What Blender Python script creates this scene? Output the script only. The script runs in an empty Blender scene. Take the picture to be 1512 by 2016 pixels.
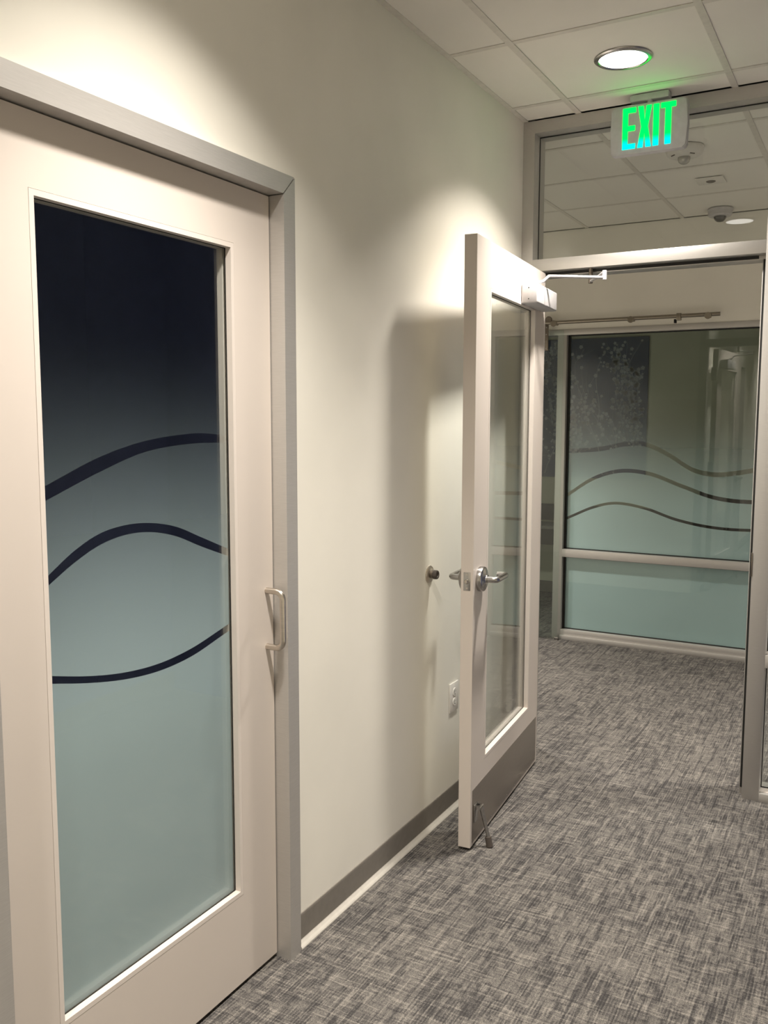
import bpy, bmesh, math, random
import numpy as np
from mathutils import Vector, Matrix
random.seed(4)
scene = bpy.context.scene
COL = scene.collection
PI = math.pi

# ------------------------------------------------------------------ key dimensions (metres)
H = 2.794          # ceiling
YP = 3.750         # front of the glazed partition
YF = 5.956         # far wall
YB = 7.55          # back wall of the dark room beyond
XR = 1.95          # right wall of the corridor
LX, LY = 0.545, 3.268      # downlight over the open door
PITCH = 0.61
TX0, TY0 = 0.240, 2.962    # ceiling grid origin

# ------------------------------------------------------------------ camera
yaw, pit, rol, fpx = -0.5078, -0.1046, 0.0018, 1751.86
cyw, syw, cp, sp, cr, sr = math.cos(yaw), math.sin(yaw), math.cos(pit), math.sin(pit), math.cos(rol), math.sin(rol)
F = Vector((syw*cp, cyw*cp, sp)); R = Vector((cyw, -syw, 0)); U = R.cross(F)
R2 = R*cr + U*sr; U2 = U*cr - R*sr
cam_data = bpy.data.cameras.new('camera'); cam = bpy.data.objects.new('camera', cam_data); COL.objects.link(cam)
cam_data.sensor_fit = 'HORIZONTAL'; cam_data.sensor_width = 36.0
cam_data.lens = fpx/1512*36.0
cam_data.clip_start = 0.02
cam.matrix_world = Matrix(((R2.x, U2.x, -F.x, 1.406), (R2.y, U2.y, -F.y, 0.0), (R2.z, U2.z, -F.z, 1.5346), (0, 0, 0, 1)))
scene.camera = cam

# ------------------------------------------------------------------ world, exposure
scene.view_settings.view_transform = 'Standard'
scene.view_settings.look = 'None'
scene.view_settings.gamma = 1.0
scene.view_settings.use_curve_mapping = False
scene.view_settings.exposure = 0.80
w = bpy.data.worlds.new('world'); scene.world = w; w.use_nodes = True
w.node_tree.nodes['Background'].inputs[0].default_value = (0.02, 0.02, 0.022, 1)
w.node_tree.nodes['Background'].inputs[1].default_value = 0.3
scene.cycles.max_bounces = 12
scene.cycles.transparent_max_bounces = 24

LAMP_COL = (1.0, 0.93, 0.84)
BEAM_W, WIDE_W = 7.5, 8.6
def lamp(name, x, y, z, power, size, spread, col=LAMP_COL):
    d = bpy.data.lights.new(name, 'AREA'); d.shape = 'DISK'; d.size = size; d.energy = power
    d.spread = math.radians(spread); d.color = col
    o = bpy.data.objects.new(name, d); COL.objects.link(o); o.location = (x, y, z)
    return o

# ------------------------------------------------------------------ materials
def nmat(name):
    m = bpy.data.materials.new(name); m.use_nodes = True
    nt = m.node_tree; b = nt.nodes['Principled BSDF']
    return m, nt, b
def N(nt, t, **kw):
    n = nt.nodes.new(t)
    for k, v in kw.items(): setattr(n, k, v)
    return n
def noise(nt, scale, detail=2.0, vec=None, rough=0.5):
    n = N(nt, 'ShaderNodeTexNoise'); n.inputs['Scale'].default_value = scale; n.inputs['Detail'].default_value = detail
    n.inputs['Roughness'].default_value = rough
    if vec: nt.links.new(vec, n.inputs['Vector'])
    return n.outputs['Fac']
def ramp(nt, fac, stops):
    r = N(nt, 'ShaderNodeValToRGB'); els = r.color_ramp.elements
    while len(els) < len(stops): els.new(0.5)
    for e, (p, c) in zip(els, stops): e.position = p; e.color = (*c, 1) if len(c) == 3 else c
    nt.links.new(fac, r.inputs[0]); return r.outputs[0]
def objvec(nt, scale=(1, 1, 1), rot=(0, 0, 0), src='Object'):
    tc = N(nt, 'ShaderNodeTexCoord'); mp = N(nt, 'ShaderNodeMapping')
    mp.inputs['Scale'].default_value = scale; mp.inputs['Rotation'].default_value = rot
    nt.links.new(tc.outputs[src], mp.inputs[0]); return mp.outputs[0]
def bump(nt, b, h, strength=0.2, dist=0.001):
    bp = N(nt, 'ShaderNodeBump'); bp.inputs['Strength'].default_value = strength; bp.inputs['Distance'].default_value = dist
    nt.links.new(h, bp.inputs['Height']); nt.links.new(bp.outputs[0], b.inputs['Normal'])

def paint(name, col, rough=0.55, spec=0.35, nscale=220, bs=0.12, var=0.03):
    m, nt, b = nmat(name)
    v = objvec(nt)
    f = noise(nt, 3.0, 3, v)
    lo = tuple(c*(1-var) for c in col); hi = tuple(min(1, c*(1+var)) for c in col)
    nt.links.new(ramp(nt, f, [(0.3, lo), (0.7, hi)]), b.inputs['Base Color'])
    b.inputs['Roughness'].default_value = rough
    b.inputs['Specular IOR Level'].default_value = spec
    bump(nt, b, noise(nt, nscale, 3, v), bs, 0.0006)
    return m
def metal(name, col, rough=0.35, metallic=0.85, streak=(1, 1, 60), bs=0.05):
    m, nt, b = nmat(name)
    v = objvec(nt, streak)
    f = noise(nt, 30.0, 3, v)
    lo = tuple(c*0.93 for c in col); hi = tuple(min(1, c*1.05) for c in col)
    nt.links.new(ramp(nt, f, [(0.3, lo), (0.7, hi)]), b.inputs['Base Color'])
    b.inputs['Metallic'].default_value = metallic
    b.inputs['Roughness'].default_value = rough
    bump(nt, b, f, bs, 0.0003)
    return m
def plain(name, col, rough=0.5, metallic=0.0, spec=0.4):
    m, nt, b = nmat(name)
    v = objvec(nt); f = noise(nt, 40.0, 2, v)
    lo = tuple(c*0.94 for c in col); hi = tuple(min(1, c*1.04) for c in col)
    nt.links.new(ramp(nt, f, [(0.3, lo), (0.7, hi)]), b.inputs['Base Color'])
    b.inputs['Roughness'].default_value = rough; b.inputs['Metallic'].default_value = metallic
    b.inputs['Specular IOR Level'].default_value = spec
    return m
def glass(name, tint=(0.965, 0.985, 0.98), ior=1.52):
    m = bpy.data.materials.new(name); m.use_nodes = True; nt = m.node_tree; nt.nodes.clear()
    out = N(nt, 'ShaderNodeOutputMaterial'); mix = N(nt, 'ShaderNodeMixShader')
    tr = N(nt, 'ShaderNodeBsdfTransparent'); gl = N(nt, 'ShaderNodeBsdfGlossy'); fr = N(nt, 'ShaderNodeFresnel')
    v = objvec(nt); f = noise(nt, 2.0, 1, v)
    t2 = tuple(c*0.985 for c in tint)
    nt.links.new(ramp(nt, f, [(0.3, t2), (0.7, tint)]), tr.inputs[0])
    gl.inputs['Roughness'].default_value = 0.0; gl.inputs[0].default_value = (1, 1, 1, 1)
    # outward Fresnel on both faces of the thin pane (IOR inverted inside by Cycles, so undo it)
    geo = N(nt, 'ShaderNodeNewGeometry'); md = N(nt, 'ShaderNodeMix'); md.data_type = 'FLOAT'
    md.inputs[2].default_value = ior; md.inputs[3].default_value = 1.0/ior
    nt.links.new(geo.outputs['Backfacing'], md.inputs[0]); nt.links.new(md.outputs[0], fr.inputs['IOR'])
    nt.links.new(fr.outputs[0], mix.inputs[0]); nt.links.new(tr.outputs[0], mix.inputs[1]); nt.links.new(gl.outputs[0], mix.inputs[2])
    nt.links.new(mix.outputs[0], out.inputs[0]); return m
def frost(name, z_clear, z_full, amax=0.95, col=(0.62, 0.72, 0.70), p=1.0):
    """Printed gradient film: dots thin out with height (object Z)."""
    m = bpy.data.materials.new(name); m.use_nodes = True; nt = m.node_tree; nt.nodes.clear()
    out = N(nt, 'ShaderNodeOutputMaterial'); mix = N(nt, 'ShaderNodeMixShader'); m2 = N(nt, 'ShaderNodeMixShader')
    tr = N(nt, 'ShaderNodeBsdfTransparent'); df = N(nt, 'ShaderNodeBsdfDiffuse'); tl = N(nt, 'ShaderNodeBsdfTranslucent')
    df.inputs[0].default_value = (*col, 1); tl.inputs[0].default_value = (*col, 1)
    m2.inputs[0].default_value = 0.25
    nt.links.new(df.outputs[0], m2.inputs[1]); nt.links.new(tl.outputs[0], m2.inputs[2])
    tc = N(nt, 'ShaderNodeTexCoord'); sep = N(nt, 'ShaderNodeSeparateXYZ'); nt.links.new(tc.outputs['Object'], sep.inputs[0])
    mr = N(nt, 'ShaderNodeMapRange'); mr.interpolation_type = 'SMOOTHSTEP'
    mr.inputs[1].default_value = z_clear; mr.inputs[2].default_value = z_full; mr.inputs[3].default_value = 0; mr.inputs[4].default_value = 1
    nt.links.new(sep.outputs[2], mr.inputs[0])
    pw = N(nt, 'ShaderNodeMath', operation='POWER'); pw.inputs[1].default_value = p; nt.links.new(mr.outputs[0], pw.inputs[0])
    ml = N(nt, 'ShaderNodeMath', operation='MULTIPLY'); ml.inputs[1].default_value = amax; nt.links.new(pw.outputs[0], ml.inputs[0])
    nt.links.new(ml.outputs[0], mix.inputs[0]); nt.links.new(tr.outputs[0], mix.inputs[1]); nt.links.new(m2.outputs[0], mix.inputs[2])
    nt.links.new(mix.outputs[0], out.inputs[0]); return m
def emit(name, col, strength, under=None):
    m = bpy.data.materials.new(name); m.use_nodes = True; nt = m.node_tree; nt.nodes.clear()
    out = N(nt, 'ShaderNodeOutputMaterial'); e = N(nt, 'ShaderNodeEmission')
    e.inputs[0].default_value = (*col, 1); e.inputs[1].default_value = strength
    if under:      # (z0, colour0, z1, colour1): lamp colours shifting along the height of the letters
        tc = N(nt, 'ShaderNodeTexCoord'); sep = N(nt, 'ShaderNodeSeparateXYZ'); nt.links.new(tc.outputs['Object'], sep.inputs[0])
        mr = N(nt, 'ShaderNodeMapRange'); mr.inputs[1].default_value = under[0]; mr.inputs[2].default_value = under[2]
        nt.links.new(sep.outputs[2], mr.inputs[0])
        nt.links.new(ramp(nt, mr.outputs[0], [(0.0, under[1]), (1.0, under[3])]), e.inputs[0])
    nt.links.new(e.outputs[0], out.inputs[0]); return m

def carpet_mat():
    m, nt, b = nmat('woven_carpet')
    def st(sc, det=2, rough=0.5): return noise(nt, 1.0, det, objvec(nt, sc), rough)
    def math_(op, a, b_, clamp=False):
        n = N(nt, 'ShaderNodeMath', operation=op); n.use_clamp = clamp
        for i, q in enumerate((a, b_)):
            if isinstance(q, (int, float)): n.inputs[i].default_value = q
            else: nt.links.new(q, n.inputs[i])
        return n.outputs[0]
    def step(f, lo, hi):
        n = N(nt, 'ShaderNodeMapRange'); n.interpolation_type = 'SMOOTHSTEP'; n.inputs[1].default_value = lo; n.inputs[2].default_value = hi
        nt.links.new(f, n.inputs[0]); return n.outputs[0]
    dark_long = step(st((75, 4.2, 1), 2), 0.53, 0.62)       # long dark yarns down the corridor
    dark_cross = step(st((9, 95, 1), 2), 0.53, 0.62)        # short dark yarns across
    lite_long = step(st((110, 6, 1.3), 2), 0.54, 0.62)
    lite_cross = step(st((7, 110, 1.7), 2), 0.54, 0.62)
    vo = N(nt, 'ShaderNodeTexVoronoi'); vo.distance = 'CHEBYCHEV'; vo.inputs['Scale'].default_value = 1.0
    nt.links.new(objvec(nt, (46, 36, 1)), vo.inputs['Vector'])
    sepc = N(nt, 'ShaderNodeSeparateColor'); nt.links.new(vo.outputs['Color'], sepc.inputs[0])
    block = step(math_('ADD', math_('MULTIPLY', sepc.outputs[0], 0.6), math_('MULTIPLY', st((4.5, 3.5, 1), 3), 0.9)), 0.68, 0.92)  # darker woven patches
    rib = N(nt, 'ShaderNodeTexWave'); rib.inputs['Scale'].default_value = 36.0; rib.inputs['Distortion'].default_value = 1.5; rib.inputs['Detail'].default_value = 1.0
    nt.links.new(objvec(nt, (1, 0.04, 1)), rib.inputs['Vector'])
    ribs = math_('MULTIPLY', math_('SUBTRACT', rib.outputs['Fac'], 0.5), math_('ADD', math_('MULTIPLY', block, 0.22), 0.06))
    pile = math_('MULTIPLY', math_('SUBTRACT', noise(nt, 330.0, 3, objvec(nt), 0.75), 0.5), 1.9)
    fleck = math_('MULTIPLY', math_('SUBTRACT', noise(nt, 110.0, 2, objvec(nt, (1, 0.8, 1)), 0.6), 0.5), 0.6)
    cloud = math_('MULTIPLY', math_('SUBTRACT', st((1.6, 1.3, 1), 2), 0.5), 0.25)
    s = math_('SUBTRACT', 0.56, math_('MULTIPLY', dark_long, 0.26))
    s = math_('SUBTRACT', s, math_('MULTIPLY', dark_cross, 0.17))
    s = math_('SUBTRACT', s, math_('MULTIPLY', block, 0.20))
    s = math_('ADD', s, math_('MULTIPLY', lite_long, 0.20))
    s = math_('ADD', s, math_('MULTIPLY', lite_cross, 0.22))
    for q in (ribs, pile, fleck): s = math_('ADD', s, q)
    s = math_('ADD', s, cloud, True)
    c = ramp(nt, s, [(0.0, (0.046, 0.043, 0.043)), (0.30, (0.084, 0.079, 0.076)), (0.55, (0.138, 0.128, 0.118)), (1.0, (0.285, 0.262, 0.232))])
    nt.links.new(c, b.inputs['Base Color'])
    b.inputs['Roughness'].default_value = 0.95; b.inputs['Specular IOR Level'].default_value = 0.1
    bump(nt, b, s, 0.5, 0.003)
    return m

M = {}
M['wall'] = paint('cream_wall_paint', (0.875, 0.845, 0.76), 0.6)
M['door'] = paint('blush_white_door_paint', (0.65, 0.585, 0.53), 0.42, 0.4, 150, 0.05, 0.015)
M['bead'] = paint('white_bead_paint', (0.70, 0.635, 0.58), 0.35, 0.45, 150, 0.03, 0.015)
M['alu'] = metal('satin_aluminium', (0.56, 0.54, 0.515), 0.42, 0.55)
M['nickel'] = metal('brushed_nickel', (0.60, 0.55, 0.49), 0.28, 1.0, (1, 1, 20))
M['chrome'] = metal('satin_chrome', (0.44, 0.43, 0.42), 0.25, 1.0, (1, 1, 20))
M['bronze'] = metal('dull_bronze_metal', (0.22, 0.19, 0.16), 0.4, 0.9)
M['rail'] = metal('brushed_rail_steel', (0.30, 0.27, 0.225), 0.32, 1.0, (20, 1, 1))
M['kick'] = metal('brushed_steel_plate', (0.40, 0.365, 0.33), 0.38, 1.0, (1, 40, 40), 0.03)
M['closer'] = plain('pale_grey_closer_enamel', (0.52, 0.505, 0.51), 0.4)
M['black'] = plain('black_gasket', (0.012, 0.012, 0.011), 0.6)
M['dark'] = plain('dark_rubber', (0.085, 0.07, 0.06), 0.6)
M['base'] = plain('taupe_rubber_base', (0.225, 0.205, 0.18), 0.5, 0, 0.3)
M['toe'] = plain('pale_base_toe', (0.56, 0.53, 0.475), 0.45)
M['tile'] = paint('mineral_fibre_tile', (0.84, 0.81, 0.75), 0.95, 0.1, 350, 0.5, 0.02)
M['tee'] = plain('painted_ceiling_tee', (0.70, 0.665, 0.605), 0.5)
M['plastic'] = plain('white_plastic', (0.80, 0.77, 0.72), 0.35)
M['sign'] = plain('light_grey_sign_housing', (0.52, 0.51, 0.52), 0.4)
M['carpet'] = carpet_mat()
M['glass'] = glass('clear_glass')
M['glass_far'] = glass('green_tinted_glass', (0.91, 0.945, 0.93))
M['frost_near'] = frost('gradient_frost_near', 1.82, 0.82, 0.93, (0.70, 0.84, 0.89), 1.9)
M['frost_far'] = frost('gradient_frost_far', 1.60, 0.90, 0.93, (0.76, 0.92, 0.97))
M['frost_low'] = frost('even_frost', 3.0, 2.0, 0.93, (0.76, 0.92, 0.97))
M['lens'] = emit('downlight_lens', (1.0, 0.95, 0.88), 3.4)
M['navy'] = paint('navy_wall_paint', (0.20, 0.235, 0.42), 0.7)
M['room'] = paint('olive_room_paint', (0.74, 0.74, 0.60), 0.7)
M['office'] = paint('slate_blue_office_paint', (0.36, 0.42, 0.66), 0.7)
M['art'] = paint('navy_art_print', (0.06, 0.095, 0.20), 0.6)
M['blossom'] = plain('pale_blossom_ink', (0.42, 0.47, 0.56), 0.7)
M['twig'] = plain('grey_blue_twig_ink', (0.30, 0.35, 0.45), 0.7)
M['console'] = plain('dark_console_laminate', (0.03, 0.028, 0.026), 0.5)
M['edge'] = plain('grey_worktop_edge', (0.20, 0.20, 0.18), 0.4)
M['exit'] = emit('exit_letters', (0.0, 1.0, 0.2), 2.1, (2.590, (0.0, 0.72, 0.50), 2.635, (0.0, 1.0, 0.045)))
M['dome'] = plain('smoked_dome', (0.03, 0.03, 0.028), 0.08, 0, 0.8)
M['dome_clear'] = plain('clear_dome', (0.52, 0.50, 0.46), 0.05, 0.3, 0.9)
M['slot'] = plain('shadow_slot', (0.16, 0.14, 0.12), 0.7)

# ------------------------------------------------------------------ geometry helpers
class MB:
    def __init__(s): s.bm = bmesh.new(); s.smooth = False
    def box(s, x0, x1, y0, y1, z0, z1, bev=0.0, seg=2):
        r = bmesh.ops.create_cube(s.bm, size=1.0)
        vs = r['verts']
        for v in vs:
            v.co = Vector((x0 if v.co.x < 0 else x1, y0 if v.co.y < 0 else y1, z0 if v.co.z < 0 else z1))
        if bev > 0:
            es = list({e for v in vs for e in v.link_edges})
            bmesh.ops.bevel(s.bm, geom=es, offset=bev, segments=seg, profile=0.5, affect='EDGES')
        return s
    def cyl(s, p0, p1, r0, r1=None, n=32, cap=True):
        p0 = Vector(p0); p1 = Vector(p1); d = p1-p0; r1 = r0 if r1 is None else r1
        q = Vector((0, 0, 1)).rotation_difference(d.normalized()).to_matrix().to_4x4()
        mat = Matrix.Translation((p0+p1)/2) @ q
        bmesh.ops.create_cone(s.bm, cap_ends=cap, cap_tris=False, segments=n, radius1=r0, radius2=r1, depth=d.length, matrix=mat)
        return s
    def lathe(s, profile, origin=(0, 0, 0), axis=(0, 0, 1), n=48):
        """profile: list of (radius, height) from one end to the other."""
        q = Vector((0, 0, 1)).rotation_difference(Vector(axis).normalized()).to_matrix()
        o = Vector(origin); rings = []
        for r, h in profile:
            if r < 1e-6: rings.append([s.bm.verts.new(o + q @ Vector((0, 0, h)))])
            else: rings.append([s.bm.verts.new(o + q @ Vector((r*math.cos(2*PI*k/n), r*math.sin(2*PI*k/n), h))) for k in range(n)])
        for a, b in zip(rings, rings[1:]):
            for k in range(n):
                k2 = (k+1) % n
                if len(a) == 1 and len(b) == 1: continue
                if len(a) == 1: s.bm.faces.new((a[0], b[k2], b[k]))
                elif len(b) == 1: s.bm.faces.new((a[k], a[k2], b[0]))
                else: s.bm.faces.new((a[k], a[k2], b[k2], b[k]))
        return s
    def tube(s, pts, r, n=16, radii=None):
        pts = [Vector(p) for p in pts]; rings = []
        t0 = (pts[1]-pts[0]).normalized()
        up = Vector((0, 0, 1)) if abs(t0.z) < 0.9 else Vector((1, 0, 0))
        a = t0.cross(up).normalized()
        for i, p in enumerate(pts):
            if i == 0: t = t0
            elif i == len(pts)-1: t = (pts[i]-pts[i-1]).normalized()
            else: t = ((pts[i+1]-pts[i]).normalized()+(pts[i]-pts[i-1]).normalized()).normalized()
            a = (a - t*a.dot(t)).normalized(); b = t.cross(a)
            rr = radii[i] if radii else r
            rings.append([s.bm.verts.new(p + a*rr*math.cos(2*PI*k/n) + b*rr*math.sin(2*PI*k/n)) for k in range(n)])
        for A, B in zip(rings, rings[1:]):
            for k in range(n): s.bm.faces.new((A[k], A[(k+1) % n], B[(k+1) % n], B[k]))
        s.bm.faces.new(rings[0][::-1]); s.bm.faces.new(rings[-1])
        return s
    def prism(s, poly, vec, place):
        """poly: list of 2-D points, place(u,v)->3-D, extruded by vec."""
        vec = Vector(vec)
        A = [s.bm.verts.new(Vector(place(u, v))) for u, v in poly]; B = [s.bm.verts.new(v.co+vec) for v in A]
        s.bm.faces.new(A[::-1]); s.bm.faces.new(B); n = len(A)
        for k in range(n): s.bm.faces.new((A[k], A[(k+1) % n], B[(k+1) % n], B[k]))
        return s
    def build(s, name, mat, parent=None, smooth=False):
        bmesh.ops.recalc_face_normals(s.bm, faces=s.bm.faces[:])
        me = bpy.data.meshes.new(name); s.bm.to_mesh(me); s.bm.free()
        me.materials.append(mat)
        if smooth:
            me.polygons.foreach_set('use_smooth', [True]*len(me.polygons))
            try: me.set_sharp_from_angle(angle=math.radians(38))
            except Exception: pass
        o = bpy.data.objects.new(name, me); COL.objects.link(o)
        if parent: o.parent = parent
        return o
def arc(c, a, b, r, t0, t1, n=8):
    c = Vector(c); a = Vector(a); b = Vector(b)
    return [c + a*r*math.cos(t0+(t1-t0)*k/n) + b*r*math.sin(t0+(t1-t0)*k/n) for k in range(n+1)]
def empty(name, loc=(0, 0, 0), rz=0.0):
    o = bpy.data.objects.new(name, None); o.location = loc; o.rotation_euler = (0, 0, rz); o.empty_display_size = 0.1
    COL.objects.link(o); return o
def tag(o, label, cat, group=None):
    o['label'] = label; o['category'] = cat
    if group: o['group'] = group
    return o
def struct(o, label=None):
    o['kind'] = 'structure'
    if label: o['label'] = label
    return o
def shared(name, src, parent, loc=None):
    o = src.copy(); o.name = name; COL.objects.link(o); o.parent = parent
    if loc is not None: o.location = loc
    return o
def bx(name, mat, parent, *a, bev=0.0, **k):
    return MB().box(*a, bev=bev).build(name, mat, parent, smooth=bev > 0)

# ================================================================== SETTING
struct(bx('floor', M['carpet'], None, -3.4, 4.2, -3.2, YB+0.1, -0.10, 0.0), 'grey and beige woven crosshatch carpet')
# left wall with the opening of the near door
wl = MB()
wl.box(-0.12, 0, -3.2, 1.000, 0, H+0.12)
wl.box(-0.12, 0, 2.000, YP+0.14, 0, H+0.12)
wl.box(-0.12, 0, 1.000, 2.000, 2.160, H+0.12)
struct(wl.build('wall_left', M['wall']), 'cream painted corridor wall')
struct(bx('wall_right', M['wall'], None, XR, XR+0.12, -3.2, 2.35, 0, H+0.12))
struct(bx('wall_right_unseen_navy', M['navy'], None, XR, XR+0.12, 2.35, YP+0.14, 0, H+0.12), 'unseen navy stretch of wall, chosen to darken the reflection in the near pane')  # unseen stretch, made navy so the near pane reflects something dark
struct(bx('wall_front_added_navy', M['navy'], None, 1.5005, XR, YP, YP+0.14, 0, H+0.12))  # solid piece added out of view to keep the near pane's reflection dark
struct(bx('wall_rear', M['wall'], None, 0, XR, -3.2, -3.08, 0, H+0.12))
# near side walls of the cross hall, behind the corridor walls
struct(bx('wall_hall_left', M['wall'], None, -3.3, -0.12, YP, YP+0.14, 0, H+0.12))
struct(bx('wall_hall_right', M['wall'], None, XR+0.12, 4.1, YP, YP+0.14, 0, H+0.12))
struct(bx('wall_hall_end_left', M['wall'], None, -3.4, -3.3, YP, YF, 0, H+0.12))
struct(bx('wall_hall_end_right', M['wall'], None, 4.1, 4.2, YP, YF, 0, H+0.12))
XO0, XO1, ZO = -1.46, 0.875, 2.138       # glazed opening in the far wall
wf = MB()
wf.box(-3.4, XO0, YF, YF+0.12, 0, H+0.12).box(XO1, 4.2, YF, YF+0.12, 0, H+0.12).box(XO0, XO1, YF, YF+0.12, ZO, H+0.12)
struct(wf.build('wall_far', M['wall']), 'cream wall above and beside the frosted glass front')
# dark room beyond the glass front
struct(bx('wall_back', M['room'], None, -3.4, 4.2, YB, YB+0.1, 0, H+0.12))
struct(bx('wall_room_left', M['room'], None, -3.4, -3.3, YF+0.12, YB, 0, H+0.12))
struct(bx('wall_room_right', M['room'], None, 1.9, 2.0, YF+0.12, YB, 0, H+0.12))
# dark office behind the near door
of = MB()
of.box(-2.6, -2.5, -1.0, YP, 0, H+0.12).box(-2.5, -0.12, -1.1, -1.0, 0, H+0.12).box(-2.5, -0.12, 3.60, 3.70, 0, H+0.12)
struct(of.build('wall_office', M['office']))

# ------------------------------------------------------------------ ceilings: tees and lay-in tiles
ceil = struct(empty('ceiling', (0, 0, H)), 'suspended ceiling of square mineral tiles in a white tee grid')
cache = {}
def tile_at(x0, x1, y0, y1):
    g = 0.0125; w_, l_ = x1-x0-2*g, y1-y0-2*g
    if w_ < 0.02 or l_ < 0.02: return
    key = (round(w_, 3), round(l_, 3))
    if key not in cache:
        o = MB().box(-w_/2-0.004, w_/2+0.004, -l_/2-0.004, l_/2+0.004, 0.0025, 0.016, bev=0.0015).build('ceiling_tile', M['tile'], ceil)
        cache[key] = o
    else: o = shared('ceiling_tile', cache[key], ceil)
    o.location = ((x0+x1)/2, (y0+y1)/2, random.uniform(0, 0.0006))
def grid(xa, xb, ya, yb):
    xs = sorted({xa, xb} | {round(TX0+k*PITCH, 4) for k in range(-9, 12) if xa+0.05 < TX0+k*PITCH < xb-0.05})
    ys = sorted({ya, yb} | {round(TY0+k*PITCH, 4) for k in range(-12, 12) if ya+0.03 < TY0+k*PITCH < yb-0.03})
    for x in xs[1:-1]:
        MB().box(x-0.012, x+0.012, ya, yb, 0, 0.0022).box(x-0.001, x+0.001, ya, yb, 0.0022, 0.03).build('main_tee', M['tee'], ceil)
    for i in range(len(xs)-1):
        for y in ys[1:-1]:
            MB().box(xs[i]+(0.0122 if i else 0), xs[i+1]-0.0122, y-0.012, y+0.012, 0.0003, 0.0022).build('cross_tee', M['tee'], ceil)
        for j in range(len(ys)-1): tile_at(xs[i], xs[i+1], ys[j], ys[j+1])
    a = MB(); a.box(xa, xa+0.022, ya, yb, 0.0002, 0.0024).box(xb-0.022, xb, ya, yb, 0.0002, 0.0024); a.build('wall_angle', M['tee'], ceil)
    MB().box(xa, xb, ya-0.2, yb+0.2, 0.125, 0.14).build('ceiling_slab', M['tee'], ceil)
grid(0.0, XR, -3.08, YP)
grid(-3.3, 4.1, YP+0.14, YF)
MB().box(-3.4, 4.2, YF, YB+0.1, 0, 0.02).build('room_ceiling_panel', M['room'], ceil)
MB().box(-2.6, -0.12, -1.1, YP, 0, 0.02).build('office_ceiling_panel', M['office'], ceil)

# ------------------------------------------------------------------ rubber base along the left wall
bl = struct(empty('baseboard_left', (0, 2.0, 0)), 'taupe rubber wall base')
prof = [(0.0, 0.016), (0.0035, 0.016), (0.0035, 0.094), (0.0028, 0.0985), (0.0015, 0.100), (0.0, 0.100)]
MB().prism(prof, (0, YP-2.010, 0), lambda u, v: (u, 0.010, v)).build('base_strip', M['base'], bl)
toe = [(0.0, 0.0), (0.017, 0.0), (0.0168, 0.0035), (0.014, 0.0075), (0.009, 0.0125), (0.0045, 0.0185), (0.0035, 0.021), (0.0, 0.021)]
MB().prism(toe, (0, YP-2.015, 0), lambda u, v: (u, 0.014, v)).build('cove_toe', M['toe'], bl, smooth=False)
def baseboard(name, x0, x1, y0, y1):
    struct(bx(name, M['base'], None, x0, x1, y0, y1, 0, 0.1))
baseboard('baseboard_rear_left', 0, 0.004, -3.08, 0.99)
baseboard('baseboard_right', XR-0.004, XR, -3.08, YP)
baseboard('baseboard_far_right', XO1+0.001, 4.1, YF-0.004, YF)
baseboard('baseboard_far_left', -3.3, XO0-0.001, YF-0.004, YF)
baseboard('baseboard_back', -3.3, 1.9, YB-0.004, YB)

# ================================================================== NEAR DOOR (frosted, left wall)
CX = 0.0165; DX = -0.030                   # casing face, door face
fr = struct(empty('trim_1', (0, 1.5, 0)), 'satin aluminium casing around the near frosted door')
def place_y(dy): return lambda u, v: (u, v-1.5, 0)
y_in0, y_in1, y_o0, y_o1, z_in, z_o = 1.049, 1.958, 0.998, 2.0085, 2.1165, 2.1672
# header with mitred ends, jambs with mitred tops (thin gap at the joint)
def xyprism(poly, x0, x1): # poly in (y,z)
    mb = MB(); mb.prism(poly, (x1-x0, 0, 0), lambda u, v: (x0, u-1.5, v)); return mb
g = 0.0022
hd = MB()
hd.prism([(y_in0+0.0, z_in), (y_in1-g, z_in), (y_o1-g, z_o), (y_o0+g, z_o)], (CX+0.078, 0, 0), lambda u, v: (-0.078, u-1.5, v))
hd.build('header', M['alu'], fr)
xyprism([(y_in1, 0.0), (y_o1, 0.0), (y_o1, z_o-g), (y_in1, z_in-g)], -0.078, CX).build('jamb', M['alu'], fr)
xyprism([(y_o0, 0.0), (y_in0, 0.0), (y_in0, z_in-g), (y_o0, z_o-g)], -0.078, CX).build('jamb', M['alu'], fr)
MB().box(-0.077, CX-0.004, y_o0+0.004-1.5, y_o1-0.004-1.5, z_in-0.001+0.004, z_o-0.006).build('joint_backing', M['black'], fr)

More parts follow.
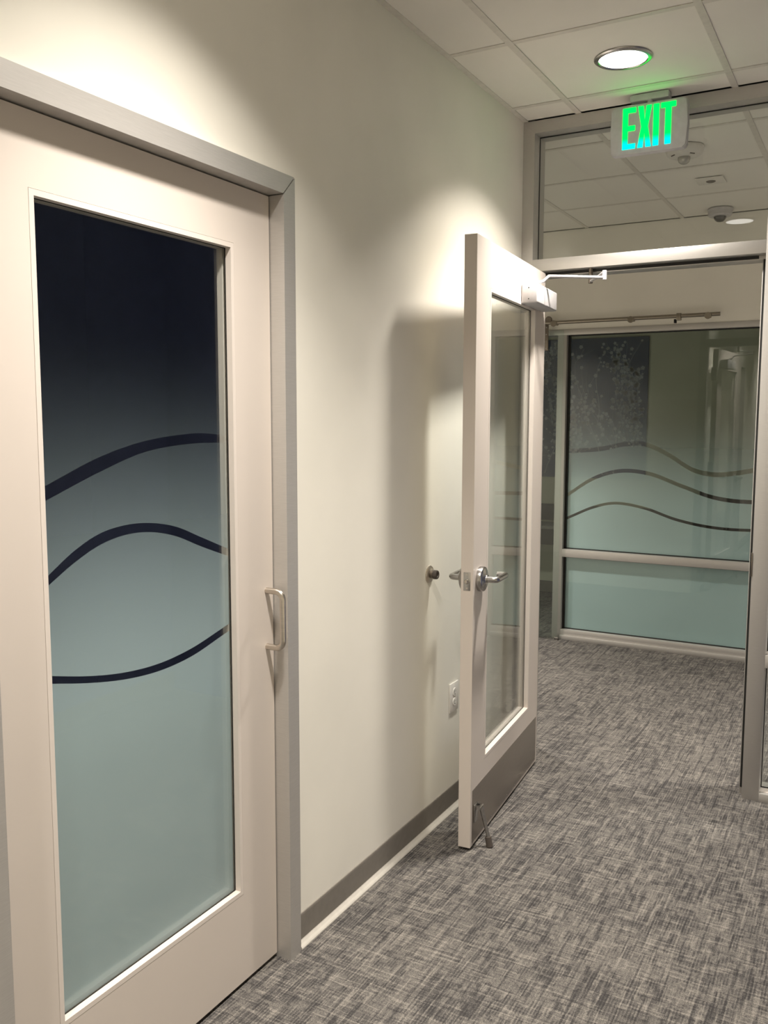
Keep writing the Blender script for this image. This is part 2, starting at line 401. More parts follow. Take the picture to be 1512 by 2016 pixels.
d1 = struct(empty('door_1', (DX, 1.5, 0)), 'blush white door with gradient frosted glass and wave lines, near left')
DT = 0.0445
ys0, ys1, zb0, zt1 = 1.0535, 1.9545, 0.012, 2.113
gy0, gy1, gz0, gz1 = 1.204, 1.794, 0.272, 1.957
def Y(y): return y-1.5
lf = MB()
lf.box(-DT, 0, Y(gy1+0.0125), Y(ys1), zb0, zt1).box(-DT, 0, Y(ys0), Y(gy0-0.0125), zb0, zt1)
lf.box(-DT, 0, Y(gy0-0.0125), Y(gy1+0.0125), zb0, gz0-0.0125).box(-DT, 0, Y(gy0-0.0125), Y(gy1+0.0125), gz1+0.0125, zt1)
bmesh.ops.remove_doubles(lf.bm, verts=lf.bm.verts[:], dist=1e-5)
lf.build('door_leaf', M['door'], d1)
h = 0.0007
def beadset(parent, u0, u1, z0, z1, place, depth0, depth1, wd=0.0125-0.0007, mat=None, name='glazing_bead'):
    """four mitred beads; place(u, depth, z) maps to the parent's space"""
    for q in (((u0-wd, z0-wd), (u1+wd, z0-wd), (u1, z0), (u0, z0)), ((u0-wd, z1+wd), (u1+wd, z1+wd), (u1, z1), (u0, z1)),
              ((u0-wd, z0-wd), (u0-wd, z1+wd), (u0, z1), (u0, z0)), ((u1+wd, z0-wd), (u1+wd, z1+wd), (u1, z1), (u1, z0))):
        mb = MB(); A = [mb.bm.verts.new(place(u, depth0, z)) for u, z in q]; B = [mb.bm.verts.new(place(u, depth1, z)) for u, z in q]
        mb.bm.faces.new(A); mb.bm.faces.new(B[::-1])
        for k in range(4): mb.bm.faces.new((A[k], A[(k+1) % 4], B[(k+1) % 4], B[k]))
        mb.build(name, mat or M['bead'], parent)
beadset(d1, Y(gy0), Y(gy1), gz0, gz1, lambda u, d, z: (d, u, z), 0.0004, -0.0165)
beadset(d1, Y(gy0), Y(gy1), gz0, gz1, lambda u, d, z: (d, u, z), -0.0275, -DT-0.0004)
# black glazing tape between bead and pane
gt = MB()
for a in ((gy1-0.0015, gy1+0.001, gz0, gz1), (gy0-0.001, gy0+0.0015, gz0, gz1), (gy0, gy1, gz0-0.001, gz0+0.0015), (gy0, gy1, gz1-0.0015, gz1+0.001)):
    gt.box(-0.0185, -0.0166, Y(a[0]), Y(a[1]), a[2], a[3])
gt.build('glazing_tape', M['black'], d1)
pane = MB().box(-0.0262, -0.0190, Y(gy0-0.008), Y(gy1+0.008), gz0-0.008, gz1+0.008).build('glass_pane', M['glass'], d1)
def film(parent, name, mat, u0, u1, z0, z1, bands, place, n=48):
    """frosted film cut into pieces by clear wave bands; bands: top-to-bottom list of (upper pts, lower pts)"""
    us = np.linspace(u0, u1, n)
    def fit(pts):
        a = np.array(pts); x, y = a[:, 0], a[:, 1]; m_ = np.gradient(y, x); out = []
        for u in us:
            if u <= x[0]: out.append(y[0]+m_[0]*(u-x[0])); continue
            if u >= x[-1]: out.append(y[-1]+m_[-1]*(u-x[-1])); continue
            k = int(np.searchsorted(x, u)-1); hh = x[k+1]-x[k]; t = (u-x[k])/hh
            out.append((2*t**3-3*t**2+1)*y[k]+(t**3-2*t**2+t)*hh*m_[k]+(-2*t**3+3*t**2)*y[k+1]+(t**3-t**2)*hh*m_[k+1])
        return out
    edges = [[z1]*n]
    for up_, lo_ in bands: edges += [fit(up_), fit(lo_)]
    edges.append([z0]*n)
    for k in range(0, len(edges), 2):
        mb = MB(); T, B = edges[k], edges[k+1]
        A = [mb.bm.verts.new(place(u, t)) for u, t in zip(us, T)]; C = [mb.bm.verts.new(place(u, t)) for u, t in zip(us, B)]
        for i in range(n-1): mb.bm.faces.new((A[i], A[i+1], C[i+1], C[i]))
        mb.build(name, mat, parent)
b1 = ([(1.229, 1.399), (1.372, 1.451), (1.51, 1.483), (1.611, 1.494), (1.701, 1.498), (1.775, 1.493)],
      [(1.231, 1.370), (1.371, 1.419), (1.509, 1.458), (1.61, 1.470), (1.701, 1.474), (1.778, 1.473)])
b2 = ([(1.225, 1.215), (1.294, 1.257), (1.365, 1.286), (1.44, 1.297), (1.511, 1.295), (1.603, 1.277), (1.694, 1.241), (1.775, 1.208)],
      [(1.225, 1.195), (1.293, 1.232), (1.364, 1.261), (1.439, 1.275), (1.51, 1.274), (1.603, 1.254), (1.693, 1.218), (1.777, 1.187)])
b3 = ([(1.223, 1.008), (1.324, 0.982), (1.427, 0.964), (1.541, 0.958), (1.648, 0.968), (1.776, 0.996)],
      [(1.222, 0.992), (1.323, 0.967), (1.426, 0.948), (1.54, 0.940), (1.647, 0.948), (1.775, 0.977)])
film(d1, 'frosted_film', M['frost_near'], gy0-0.004, gy1+0.004, gz0-0.004, 1.84, [b1, b2, b3], lambda u, z: (-0.0268, Y(u), z))
# D pull
pl = []
px0, px1, pz0, pz1, pr = 0.0, 0.054, 0.915, 1.070, 0.022
pl += [Vector((px0, Y(1.925), pz1)), Vector((px1-pr, Y(1.925), pz1))]
pl += arc((px1-pr, Y(1.925), pz1-pr), (0, 0, 1), (1, 0, 0), pr, 0, PI/2)[1:]
pl += arc((px1-pr, Y(1.925), pz0+pr), (1, 0, 0), (0, 0, -1), pr, 0, PI/2)
pl += [Vector((px0, Y(1.925), pz0))]
MB().tube(pl, 0.0085, 20).build('pull_handle', M['nickel'], d1, True)

# ================================================================== GLAZED PARTITION
XJ0, XJ1, XP = 0.051, 0.986, 1.050       # left jamb, right post
ZB0, ZB1 = 2.167, 2.217                  # transom bar
FD = 0.135                               # frame depth
pf = struct(empty('trim_2', (0, YP, 0)), 'satin aluminium frame of the glazed partition with door opening')
def P(name, mat, *a, bev=0.0008): return MB().box(*a, bev=bev).build(name, mat, pf, True)
# head and left jamb meet in a mitre
MB().prism([(0.0, H), (1.5, H), (1.5, H-0.051), (XJ0, H-0.051)], (0, FD, 0), lambda u, v: (u, 0, v)).build('head_rail', M['alu'], pf)
MB().prism([(0.0005, 0.0), (XJ0, 0.0), (XJ0, H-0.0522), (0.0005, H-0.0012)], (0, FD, 0), lambda u, v: (u, 0, v)).build('jamb', M['alu'], pf)
P('transom_bar', M['alu'], XJ0, XJ1, 0, FD, ZB0, ZB1)
P('post', M['alu'], XJ1, XP, 0, FD, 0, H-0.051)
# door stops with gaskets
P('door_stop_strip', M['alu'], XJ0, XJ1, 0.050, FD, ZB0-0.016, ZB0)
P('door_stop_strip', M['alu'], XJ1-0.016, XJ1, 0.050, FD, 0, ZB0-0.016)
P('door_stop_strip', M['alu'], XJ0, XJ0+0.016, 0.050, FD, 0, ZB0-0.016)
P('gasket', M['black'], XJ0+0.01, XJ1-0.03, 0.044, 0.050, ZB0-0.013, ZB0-0.002, bev=0.0)
P('gasket', M['black'], XJ1-0.0125, XJ1-0.001, 0.044, 0.050, 0.03, ZB0-0.016, bev=0.0)
P('gasket', M['black'], XJ0+0.001, XJ0+0.0125, 0.044, 0.050, 0.03, ZB0-0.016, bev=0.0)
P('strike_plate', M['bronze'], XJ1-0.003, XJ1+0.0015, -0.004, 0.040, 0.915, 1.010)
# transom light
w1 = struct(empty('window_1', (0, YP, 0)), 'clear transom glass over the door opening')
MB().box(XJ0, XJ1, 0.071, 0.077, ZB1, H-0.051).build('glass_pane', M['glass'], w1)
ga = MB()
ga.box(XJ0, XJ0+0.0022, 0.066, 0.071, ZB1, H-0.051).box(XJ0, XJ1, 0.066, 0.071, H-0.0545, H-0.051).box(XJ0, XJ1, 0.066, 0.071, ZB1, ZB1+0.002)
ga.build('gasket', M['black'], w1)
# sidelight right of the post
w2 = struct(empty('window_2', (0, YP, 0)), 'clear sidelight right of the door opening with a low mid rail')
S0, S1 = XP, 1.50
for z0, z1, nm in ((0.0, 0.034, 'bottom_rail'), (0.552, 0.604, 'mid_rail')):
    MB().box(S0, S1, 0.0, FD, z0, z1, bev=0.0008).build(nm, M['alu'], w2, True)
MB().box(S0, S1, 0.02, 0.068, 0.604, 0.606).build('sill_strip', M['bead'], w2)
MB().box(S0, S1, 0.02, 0.068, 0.034, 0.036).build('sill_strip', M['bead'], w2)
for z0, z1 in ((0.034, 0.552), (0.604, H-0.051)):
    MB().box(S0+0.0005, S1, 0.072, 0.078, z0, z1).build('glass_pane', M['glass'], w2)
    q = MB(); q.box(S0, S0+0.003, 0.0665, 0.072, z0, z1).box(S0, S1, 0.0665, 0.072, z0, z0+0.005)
    q.build('gasket', M['black'], w2)

# ================================================================== OPEN DOOR
th = 1.6523; DW = 0.9054; ZD = 0.0112; DH = 2.1349
d2 = struct(empty('door_2', (0.2022, 2.7973, 0), th), 'open blush white glazed door with kick plate, near the wall')
# local axes: x = along the door towards the hinges, -y = face towards the corridor, y>0 = towards the wall
G0, G1, GZ0, GZ1 = 0.162, 0.750, 0.300, 1.976
lf = MB()
lf.box(0, G0-0.0125, 0, DT, ZD, ZD+DH).box(G1+0.0125, DW, 0, DT, ZD, ZD+DH)
lf.box(G0-0.0125, G1+0.0125, 0, DT, ZD, GZ0-0.0125).box(G0-0.0125, G1+0.0125, 0, DT, GZ1+0.0125, ZD+DH)
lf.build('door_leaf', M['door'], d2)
beadset(d2, G0, G1, GZ0, GZ1, lambda u, d, z: (u, d, z), -0.0004, 0.0185)
beadset(d2, G0, G1, GZ0, GZ1, lambda u, d, z: (u, d, z), 0.0270, DT+0.0004)
MB().box(G0-0.008, G1+0.008, 0.0195, 0.0258, GZ0-0.008, GZ1+0.008).build('glass_pane', M['glass'], d2)
q = MB()
for a in ((G0, G0+0.002, GZ0, GZ1), (G1-0.0025, G1, GZ0, GZ1), (G0, G1, GZ0, GZ0+0.002), (G0, G1, GZ1-0.002, GZ1)):
    q.box(a[0], a[1], 0.0186, 0.0194, a[2], a[3])
q.build('glazing_tape', M['black'], d2)
MB().box(0.018, 0.888, -0.0014, -0.0001, 0.022, 0.218, bev=0.0004).build('kick_plate', M['kick'], d2, True)
for sx in [0.03+0.1055*k for k in range(9)]:
    for sz in (0.030,):
        MB().lathe([(0, 0.0012), (0.0018, 0.001), (0.0032, 0.0)], (sx, -0.0014, sz), (0, -1, 0), 10).build('screw', M['chrome'], d2, True)
# lock: faceplate on the edge, roses and levers both sides
LZ = 0.974; LS = 0.070
fp = MB().box(-0.0012, 0.0, 0.010, 0.035, LZ-0.032, LZ+0.032, bev=0.0004).build('latch_faceplate', M['chrome'], d2, True)
MB().lathe([(0, 0.010), (0.0045, 0.0095), (0.0075, 0.006), (0.0078, 0.0)], (-0.0012, 0.0225, LZ), (-1, 0, 0), 20).build('latch_bolt', M['nickel'], fp, True)
for z in (LZ-0.024, LZ+0.024):
    MB().lathe([(0, 0.0008), (0.003, 0.0006), (0.0034, 0.0)], (-0.0012, 0.0225, z), (-1, 0, 0), 12).build('screw', M['nickel'], fp, True)
for sgn in (-1, 1):
    y0 = 0.0 if sgn < 0 else DT
    ax = (0, sgn, 0)
    rs = MB().lathe([(0.0, 0.0), (0.0440, 0.0), (0.0445, 0.003), (0.0440, 0.015), (0.0420, 0.0185), (0.0370, 0.021), (0.020, 0.0235), (0.0165, 0.026), (0.0160, 0.030), (0.0, 0.0305)],
                    (LS, y0, LZ), ax, 48).build('lever_rose', M['chrome'], d2, True)
    yy = lambda d: y0+sgn*d
    p = [Vector((LS, yy(0.020), LZ)), Vector((LS, yy(0.046), LZ))]
    p += arc((LS+0.012, yy(0.050), LZ), (-1, 0, 0), (0, sgn, 0), 0.012, 0.15, PI/2)[1:]
    p += [Vector((LS+0.035, yy(0.062), LZ)), Vector((LS+0.100, yy(0.062), LZ))]
    p += arc((LS+0.104, yy(0.052), LZ), (0, sgn, 0), (1, 0, 0), 0.010, 0.1, PI/2)[1:]
    p += [Vector((LS+0.114, yy(0.030), LZ))]
    MB().tube(p, 0.0112, 20).build('lever_handle', M['chrome'], rs, True)
# hinges
for z in (0.25, 1.10, 1.93):
    hg = MB().cyl((DW+0.003, DT+0.006, z-0.057), (DW+0.003, DT+0.006, z+0.057), 0.0062, n=16); hg.box(DW-0.0005, DW+0.001, 0.012, DT, z-0.057, z+0.057)
    hg.build('hinge', M['chrome'], d2, True)
# overhead closer: body with a cover seam, arm to the header
cl = MB().box(0.535, 0.845, -0.066, -0.0005, 1.979, 2.055, bev=0.006, seg=3).build('closer_body', M['closer'], d2, True)
MB().box(0.640, 0.6425, -0.0664, -0.004, 1.981, 2.0556).build('cover_seam', M['slot'], cl)
for z in (1.996, 2.038):
    MB().lathe([(0, 0.0006), (0.0022, 0.0004), (0.0024, 0.0)], (0.535, -0.030, z), (-1, 0, 0), 12).build('screw', M['black'], cl, True)
Minv = (Matrix.Translation((0.2022, 2.7973, 0)) @ Matrix.Rotation(th, 4, 'Z')).inverted()
def L(x, y, z): return Minv @ Vector((x, y, z))
piv = Vector((0.620, -0.034, 2.055))
MB().cyl((piv.x, piv.y, 2.052), (piv.x, piv.y, 2.074), 0.010, n=20).build('arm_pinion', M['closer'], cl, True)
elb = L(0.405, 3.610, 2.098)
mid1 = piv + Vector((0.012, -0.004, 0.012))
arm_pts = [piv+Vector((-0.004, 0.0, 0.014)), piv+Vector((0.012, -0.012, 0.014)), piv+Vector((0.022, -0.026, 0.020)), piv+Vector((0.034, -0.044, 0.040)), piv+(elb-piv)*0.28+Vector((0.01, 0, 0.030)), elb]
MB().tube(arm_pts, 0.0065, 12, radii=[0.008, 0.0075, 0.0068, 0.0062, 0.006, 0.0062]).build('closer_arm', M['closer'], cl, True)
MB().cyl(elb+Vector((0, 0, -0.008)), elb+Vector((0, 0, 0.028)), 0.0088, n=16).build('arm_elbow', M['closer'], cl, True)
shoe = L(0.300, 3.778, 2.112)
MB().tube([elb+Vector((0, 0, 0.022)), elb.lerp(shoe, 0.5)+Vector((0, 0, 0.010)), shoe], 0.0055, 12).build('forearm', M['closer'], cl, True)
MB().cyl(shoe+Vector((0, 0, -0.008)), shoe+Vector((0, 0, 0.055)), 0.009, n=16).build('arm_shoe', M['bronze'], cl, True)
# kick-down holder
kh = MB().box(0.032, 0.070, -0.006, -0.0014, 0.092, 0.160, bev=0.0018).build('kickdown_holder', M['chrome'], d2, True)
MB().cyl((0.040, -0.018, 0.146), (0.078, -0.018, 0.146), 0.006, n=16).box(0.042, 0.050, -0.022, -0.005, 0.139, 0.152).box(0.066, 0.074, -0.022, -0.005, 0.139, 0.152).build('holder_pivot', M['chrome'], kh, True)
a0 = Vector((0.060, -0.020, 0.146)); a1 = Vector((0.062, -0.050, 0.030))
MB().tube([a0, a0.lerp(a1, 0.25), a0.lerp(a1, 0.8), a1], 0.007, 10, radii=[0.0095, 0.0075, 0.0065, 0.008]).build('holder_arm', M['chrome'], kh, True)
MB().cyl(a1+Vector((0, 0.003, 0.008)), (a1.x, a1.y-0.004, 0.002), 0.0115, 0.0125, n=20).build('rubber_foot', M['dark'], kh, True)

# ================================================================== FAR GLASS FRONT
w3 = struct(empty('window_3', (0, YF, 0)), 'frosted glass front of the far room with wave lines')
FY0, FY1 = -0.006, 0.10
def W(name, mat, *a, bev=0.001): return MB().box(*a, bev=bev).build(name, mat, w3, True)
XS0, XS1 = -0.552, -0.489
W('head_rail', M['alu'], XO0, XO1, FY0, FY1, 2.100, ZO)
W('stile', M['alu'], XS0, XS1, FY0, FY1, 0.0, 2.100)
W('stile', M['alu'], 0.812, XO1, FY0, FY1, 0.0, 2.100)
W('stile', M['alu'], XO0, XO0+0.05, FY0, FY1, 0.0, 2.100)
W('mid_rail', M['alu'], XS1, 0.812, FY0-0.001, FY1, 0.582, 0.636)
W('bottom_rail', M['alu'], XS1, 0.812, FY0, FY1, 0.030, 0.069)
W('bottom_track', M['alu'], XS1, 0.812, FY0-0.016, FY1, 0.0, 0.030)
for z0, z1 in ((0.069, 0.582), (0.636, 2.100)):
    MB().box(XS1, 0.812, 0.040, 0.046, z0, z1).build('glass_pane', M['glass_far'], w3)
    q = MB(); q.box(XS1, XS1+0.016, 0.030, 0.0395, z0, z1).box(XS1, 0.812, 0.030, 0.0395, z1-0.007, z1).box(XS1, 0.812, 0.030, 0.0395, z0, z0+0.006)
    q.build('gasket', M['black'], w3)
def band(pts, t): return ([(x, z+t/2) for x, z in pts], [(x, z-t/2) for x, z in pts])
L1 = [(-0.459, 1.315), (-0.249, 1.333), (-0.079, 1.368), (0.03, 1.372), (0.10, 1.350), (0.219, 1.289), (0.348, 1.210), (0.474, 1.182), (0.625, 1.196), (0.72, 1.215)]
L2 = [(-0.459, 1.022), (-0.312, 1.122), (-0.124, 1.186), (0.06, 1.178), (0.289, 1.100), (0.479, 1.036), (0.60, 1.018), (0.721, 1.015)]
L3 = [(-0.448, 0.861), (-0.30, 0.930), (-0.169, 0.966), (0.034, 0.948), (0.265, 0.877), (0.487, 0.840), (0.60, 0.834), (0.729, 0.836)]
film(w3, 'frosted_film', M['frost_far'], XS1+0.001, 0.811, 0.637, 1.66, [band(L1, 0.030), band(L2, 0.026), band(L3, 0.019)], lambda u, z: (u, 0.0466, z))
film(w3, 'frosted_film', M['frost_low'], XS1+0.001, 0.811, 0.070, 0.581, [], lambda u, z: (u, 0.0466, z))
# sliding glass door hung from a rail
d3 = struct(empty('door_3', (0, YF-0.050, 0)), 'frameless sliding glass door beside the frosted front')
MB().box(-1.50, -0.497, -0.005, 0.005, 0.012, 2.128, bev=0.0008).build('glass_panel', M['glass_far'], d3, True)
hg = MB().box(-0.628, -0.600, -0.014, -0.0055, 1.995, 2.190, bev=0.004).build('hanger_strap', M['bronze'], d3, True)
MB().lathe([(0, 0.0), (0.020, 0.0), (0.024, 0.004), (0.024, 0.013), (0.020, 0.017), (0, 0.017)], (-0.600, -0.006, 2.200), (0, -1, 0), 32).build('roller', M['bronze'], hg, True)
for z in (2.010, 2.060, 2.105, 2.150):
    MB().lathe([(0, 0.002), (0.004, 0.0016), (0.005, 0)], (-0.614, -0.014, z), (0, -1, 0), 14).build('bolt_cap', M['chrome'], hg, True)
MB().box(-0.515, -0.490, -0.012, 0.012, 0.0, 0.022, bev=0.002).build('floor_guide', M['chrome'], d3, True)
rl = empty('slide_rail', (0, YF-0.066, 2.178)); tag(rl, 'long brushed steel sliding rail on standoffs above the frosted glass front', 'rail')
MB().cyl((-1.52, 0, 0), (0.500, 0, 0.004), 0.0125, n=24).build('tube', M['rail'], rl, True)
for x in (-1.30, -0.560, -0.045, 0.430):
    MB().cyl((x, 0.066, -0.004), (x, 0.006, -0.004), 0.009, n=20).lathe([(0, 0.0), (0.019, 0.0), (0.021, 0.002), (0.021, 0.006), (0.019, 0.008), (0, 0.008)], (x, -0.012, -0.005), (0, -1, 0), 28).build('standoff', M['rail'], rl, True)
st = MB().box(0.240, 0.268, -0.020, 0.016, -0.024, 0.020, bev=0.003).build('end_stop', M['rail'], rl, True)
MB().box(0.225, 0.239, -0.012, 0.012, -0.040, -0.016, bev=0.002).build('stop_bumper', M['black'], rl, True)

# art panel and console in the dark room
ax0, ax1, az0, az1 = -1.60, -0.296, 1.030, 2.212
art = empty('art_panel', ((ax0+ax1)/2, YB, az0)); tag(art, 'navy wall panel printed with pale blossom twigs in the dark room', 'wall art')
aw, ah = ax1-ax0, az1-az0
MB().box(-aw/2, aw/2, -0.030, -0.001, 0, ah, bev=0.002).build('board', M['art'], art, True)
tw = MB(); bs = MB()
def petal_flower(mb, x, z, r, ph):
    n = 20; c = mb.bm.verts.new((x, -0.0315, z)); ring = []
    for k in range(n):
        a = ph+2*PI*k/n; rr = r*(0.72+0.28*abs(math.cos(2.5*(a-ph))))
        ring.append(mb.bm.verts.new((x+rr*math.cos(a), -0.0315, z+rr*math.sin(a))))
    for k in range(n): mb.bm.faces.new((c, ring[k], ring[(k+1) % n]))
def strip(mb, pts, w0, w1):
    n = len(pts); prev = None
    for i, (x, z) in enumerate(pts):
        q = pts[min(i+1, n-1)]; p_ = pts[max(i-1, 0)]; dx, dz = q[0]-p_[0], q[1]-p_[1]; l_ = math.hypot(dx, dz) or 1
        ww = (w0+(w1-w0)*i/(n-1))/2; a = mb.bm.verts.new((x-dz/l_*ww, -0.0308, z+dx/l_*ww)); b = mb.bm.verts.new((x+dz/l_*ww, -0.0308, z-dx/l_*ww))
        if prev: mb.bm.faces.new((prev[0], prev[1], b, a))
        prev = (a, b)
def twig(x, z, ang, length, w0, depth):
    pts = [(x, z)]; st_ = 0.03; a = ang
    for k in range(int(length/st_)):
        a += random.uniform(-0.16, 0.16)+(ang-a)*0.1
        x += st_*math.cos(a); z += st_*math.sin(a)
        if not (-aw/2+0.02 < x < aw/2-0.02 and 0.02 < z < ah-0.02): break
        pts.append((x, z))
        if depth > 0 and random.random() < 0.22: twig(x, z, a+random.choice((-1, 1))*random.uniform(0.35, 0.8), random.uniform(0.08, 0.3), w0*0.6, depth-1)
        if random.random() < (0.22+0.5*(math.sin(z*5+x*9) > 0.1) if depth else 0.5):
            fx, fz = x+random.uniform(-0.02, 0.02), z+random.uniform(-0.012, 0.012)
            if abs(fx) < aw/2-0.03 and 0.03 < fz < ah-0.03: petal_flower(bs, fx, fz, random.uniform(0.007, 0.019), random.uniform(0, 2))
    if len(pts) > 2: strip(tw, pts, w0, w0*0.35)
for k in range(17): twig(-aw/2+0.05+k*(aw-0.1)/16+random.uniform(-0.02, 0.02), random.choice((0.03, 0.03, 0.2, 0.45)), PI/2+random.uniform(-0.22, 0.22), random.uniform(0.6, 1.15), 0.008, 2)
tw.build('twig_print', M['twig'], art)['kind'] = 'stuff'; bs.build('blossom_print', M['blossom'], art)['kind'] = 'stuff'
cn = empty('wall_console', (-1.6, YB, 0)); tag(cn, 'dark wall hung console with a grey worktop below the navy panel', 'console')
MB().box(-1.0, 3.30, -0.33, -0.001, 0.605, 0.630, bev=0.002).build('worktop', M['edge'], cn, True)
MB().box(-0.98, 3.28, -0.31, -0.001, 0.47, 0.603, bev=0.002).build('drawer_box', M['console'], cn, True)
MB().box(-0.98, 3.28, -0.05, -0.001, 0.650, 0.790, bev=0.002).build('back_shelf', M['console'], cn, True)
MB().box(1.75, 3.28, -0.05, -0.001, 0.792, 0.960, bev=0.002).build('raised_panel', M['console'], cn, True)

# ================================================================== THINGS ON WALL AND CEILING
# exit sign
XS, YS, ZS = 0.552, 3.640, H
ex = empty('exit_sign', (XS, YS, ZS)); tag(ex, 'grey ceiling mounted sign with glowing green EXIT letters', 'exit sign')
hw, zt, zb = 0.148, -0.039, -0.223
out = []
def rr(cx, cz, t0, t1, r=0.016, n=6): return [(cx+r*math.cos(t0+(t1-t0)*k/n), cz+r*math.sin(t0+(t1-t0)*k/n)) for k in range(n+1)]
out += rr(hw-0.018, zt-0.016, PI/2, 0.12) + [(hw, (zt+zb)/2)] + rr(hw-0.018, zb+0.016, -0.12, -PI/2)
out += rr(-hw+0.018, zb+0.016, -PI/2, -PI+0.12) + [(-hw, (zt+zb)/2)] + rr(-hw+0.018, zt-0.016, PI-0.12, PI/2)
body = MB(); body.prism(out, (0, 0.036, 0), lambda u, v: (u, 0.002, v))
bmesh.ops.bevel(body.bm, geom=[e for e in body.bm.edges if abs(e.verts[0].co.y-e.verts[1].co.y) < 1e-6], offset=0.004, segments=2, affect='EDGES')
body.build('housing', M['sign'], ex, True)
MB().box(-0.073, 0.073, 0.002, 0.062, -0.026, -0.0005, bev=0.003).build('canopy', M['sign'], ex, True)
MB().cyl((0, 0.022, -0.045), (0, 0.022, -0.024), 0.012, n=20).build('mounting_stem', M['sign'], ex, True)
lt, lb = zt-0.009, zb+0.020
def letter(polys):
    mb = MB()
    for poly in polys: mb.prism(poly, (0, 0.0025, 0), lambda u, v: (u, 0.0, v))
    return mb.build('letter', M['exit'], ex)
def sc(x): return x-0.552
xE0, xE1, xX0, xX1, xI0, xI1, xT0, xT1 = 0.453, 0.503, 0.512, 0.564, 0.571, 0.592, 0.599, 0.655
hm = (lt+lb)/2
letter([[(sc(xE0), lb), (sc(xE0)+0.020, lb), (sc(xE0)+0.020, lt), (sc(xE0), lt)],
        [(sc(xE0)+0.020, lt-0.019), (sc(xE1), lt-0.019), (sc(xE1), lt), (sc(xE0)+0.020, lt)],
        [(sc(xE0)+0.020, lb), (sc(xE1), lb), (sc(xE1), lb+0.019), (sc(xE0)+0.020, lb+0.019)],
        [(sc(xE0)+0.020, hm-0.0095), (sc(xE1)-0.002, hm-0.0095), (sc(xE1)-0.002, hm+0.0095), (sc(xE0)+0.020, hm+0.0095)]])
xc = (sc(xX0)+sc(xX1))/2; X0, X1 = sc(xX0), sc(xX1)
letter([[(X0, lb), (X0+0.020, lb), (xc, hm-0.022), (X1-0.020, lb), (X1, lb), (xc+0.0125, hm), (X1, lt), (X1-0.020, lt), (xc, hm+0.022), (X0+0.020, lt), (X0, lt), (xc-0.0125, hm)]])
letter([[(sc(xI0), lb), (sc(xI1), lb), (sc(xI1), lt), (sc(xI0), lt)]])
tc_ = (sc(xT0)+sc(xT1))/2
letter([[(sc(xT0), lt-0.019), (tc_-0.011, lt-0.019), (tc_-0.011, lb), (tc_+0.011, lb), (tc_+0.011, lt-0.019), (sc(xT1), lt-0.019), (sc(xT1), lt), (sc(xT0), lt)]])
M['exit'].node_tree.nodes['Map Range'].inputs[1].default_value = lb
M['exit'].node_tree.nodes['Map Range'].inputs[3].default_value = 0.0
M['exit'].node_tree.nodes['Map Range'].inputs[2].default_value = lb+0.04

# downlights
def downlight(x, y, label, group=None, k=1.0):
    o = empty('downlight', (x, y, H)); tag(o, label, 'ceiling light', group)
    MB().lathe([(0.0820, 0.0020), (0.0820, -0.0030), (0.0850, -0.0065), (0.0930, -0.0060), (0.0995, -0.0020), (0.1005, 0.0015), (0.0990, 0.0022)], (0, 0, 0), (0, 0, 1), 64).build('trim_ring', M['chrome'], o, True)
    MB().lathe([(0.0, -0.0030), (0.0819, -0.0026), (0.0819, 0.0010), (0.0, 0.0010)], (0, 0, 0), (0, 0, 1), 48).build('lens', M['lens'], o, True)
    lamp('downlight_beam', x, y, H-0.008, BEAM_W*k, 0.15, 88)
    lamp('downlight_spill', x, y, H-0.0085, WIDE_W*k, 0.15, 110)
downlight(LX, LY, 'round recessed downlight glowing just in front of the green sign')
downlight(LX, LY-3*PITCH, 'round recessed downlight above the near frosted door, seen mirrored in the transom')
for k_ in (2, 3):  # the farther one is added unseen to lift the ambient light
    downlight(LX, LY-3*k_*PITCH, 'round recessed downlight %s the viewpoint' % ('just behind' if k_ == 2 else 'added unseen for fill well behind'), 'downlights out of view')
downlight(TX0+2.5*PITCH+PITCH, YP+0.14+0.9, 'round recessed downlight, unseen and guessed, in the cross hall right of the opening', 'downlights out of view', 1.7)  # unseen, guessed and boosted to set the hall's brightness
downlight(TX0-2.5*PITCH, YP+0.14+0.9, 'round recessed downlight, unseen and guessed, in the cross hall left of the opening', 'downlights out of view', 1.7)  # likewise an unseen guess that brightens the hall

# wall door stop
ds = empty('wall_door_stop', (0, 2.864, 0.974)); tag(ds, 'round nickel wall stop with dark rubber bumper beside the open door', 'door stop')
MB().lathe([(0, 0.0), (0.031, 0.0), (0.0315, 0.003), (0.028, 0.007), (0.018, 0.010), (0.0, 0.010)], (0, 0, 0), (1, 0, 0), 40).build('base_rose', M['nickel'], ds, True)
MB().lathe([(0, 0.009), (0.0135, 0.009), (0.0145, 0.014), (0.0140, 0.019), (0, 0.019)], (0, 0, 0), (1, 0, 0), 28).build('neck', M['bronze'], ds, True)
MB().lathe([(0.0145, 0.018), (0.0165, 0.020), (0.0165, 0.031), (0.0150, 0.034), (0.0095, 0.034), (0.0080, 0.030), (0, 0.030)], (0, 0, 0), (1, 0, 0), 28).build('rubber_bumper', M['dark'], ds, True)
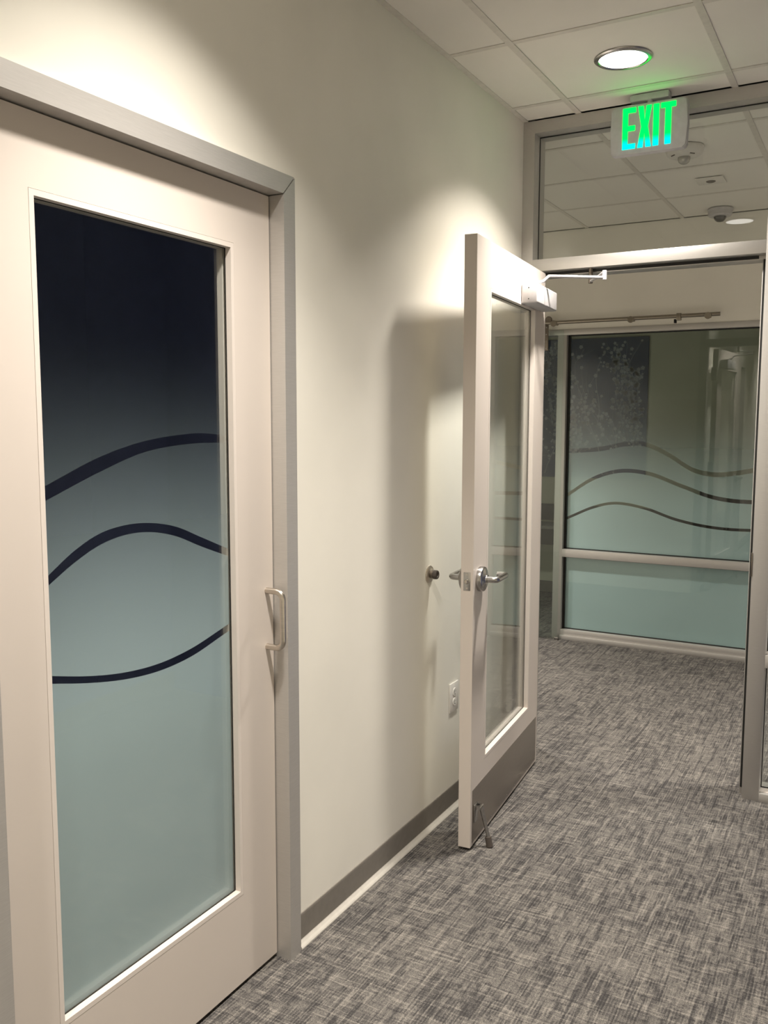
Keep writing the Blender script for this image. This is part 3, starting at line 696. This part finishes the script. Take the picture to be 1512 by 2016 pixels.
# outlet
ol = empty('power_outlet', (0, 3.083, 0.457)); tag(ol, 'white duplex power outlet low on the wall beside the open door', 'outlet')
MB().box(0, 0.006, -0.0385, 0.0385, -0.058, 0.058, bev=0.0025).build('cover_plate', M['plastic'], ol, True)
for z in (0.0195, -0.0195):
    rc = MB().lathe([(0.0, 0.0085), (0.0155, 0.0085), (0.0165, 0.0075), (0.0168, 0.005)], (0, 0, z), (1, 0, 0), 32).build('receptacle', M['plastic'], ol, True)
    MB().box(0.0085, 0.0088, -0.0075, -0.0055, z-0.001, z+0.008).box(0.0085, 0.0088, 0.0050, 0.0068, z, z+0.007).box(0.0085, 0.0088, -0.0025, 0.0025, z-0.0095, z-0.0050).build('slots', M['black'], rc)
MB().lathe([(0, 0.0012), (0.0025, 0.001), (0.003, 0)], (0.006, 0, 0), (1, 0, 0), 14).build('screw', M['nickel'], ol, True)

# sensor with clear dome, small recessed plate, dome camera (cross hall ceiling)
sn = empty('ceiling_sensor', (0.535, 4.440, H)); tag(sn, 'white round ceiling sensor with a clear dome, partly behind the green sign', 'sensor')
MB().lathe([(0, 0.0), (0.086, 0.0), (0.088, -0.005), (0.086, -0.014), (0.080, -0.030), (0.072, -0.038), (0.046, -0.043), (0.030, -0.044), (0, -0.044)], (0, 0, 0), (0, 0, 1), 56).build('housing', M['plastic'], sn, True)
MB().lathe([(0.028, -0.043), (0.0285, -0.054), (0.024, -0.066), (0.014, -0.074), (0.0, -0.077)], (0, 0, 0), (0, 0, 1), 32).build('clear_dome', M['dome_clear'], sn, True)
for a in (-2.35, -0.75, -1.55+PI):
    c = Vector((0.060*math.cos(a), 0.060*math.sin(a), -0.0408)); t = Vector((-math.sin(a), math.cos(a), 0))
    MB().tube([c-t*0.012, c+t*0.012], 0.003, 10).build('slot', M['slot'], sn, True)
pt = empty('concealed_sprinkler', (0.548, 5.095, H)); tag(pt, 'small square white ceiling plate with a dark oval centre', 'sprinkler')
MB().box(-0.070, 0.070, -0.070, 0.070, -0.007, 0.0, bev=0.003).build('plate', M['plastic'], pt, True)
MB().lathe([(0, -0.0125), (0.018, -0.012), (0.024, -0.0085), (0.025, -0.0065)], (0, 0, 0), (0, 0, 1), 28).build('centre_cap', M['slot'], pt, True)
dc = empty('dome_camera', (0.490, 5.800, H)); tag(dc, 'small security camera with a smoked dome on the hall ceiling by the far wall', 'camera')
MB().lathe([(0, 0.0), (0.070, 0.0), (0.0735, -0.006), (0.072, -0.014), (0.070, -0.016), (0.068, -0.040), (0.062, -0.046), (0.034, -0.047), (0, -0.047)], (0, 0, 0), (0, 0, 1), 48).build('housing', M['closer'], dc, True)
MB().lathe([(0.036, -0.046), (0.036, -0.054), (0.030, -0.066), (0.018, -0.076), (0.0, -0.079)], (0, 0, 0), (0, 0, 1), 32).build('smoked_dome', M['dome'], dc, True)
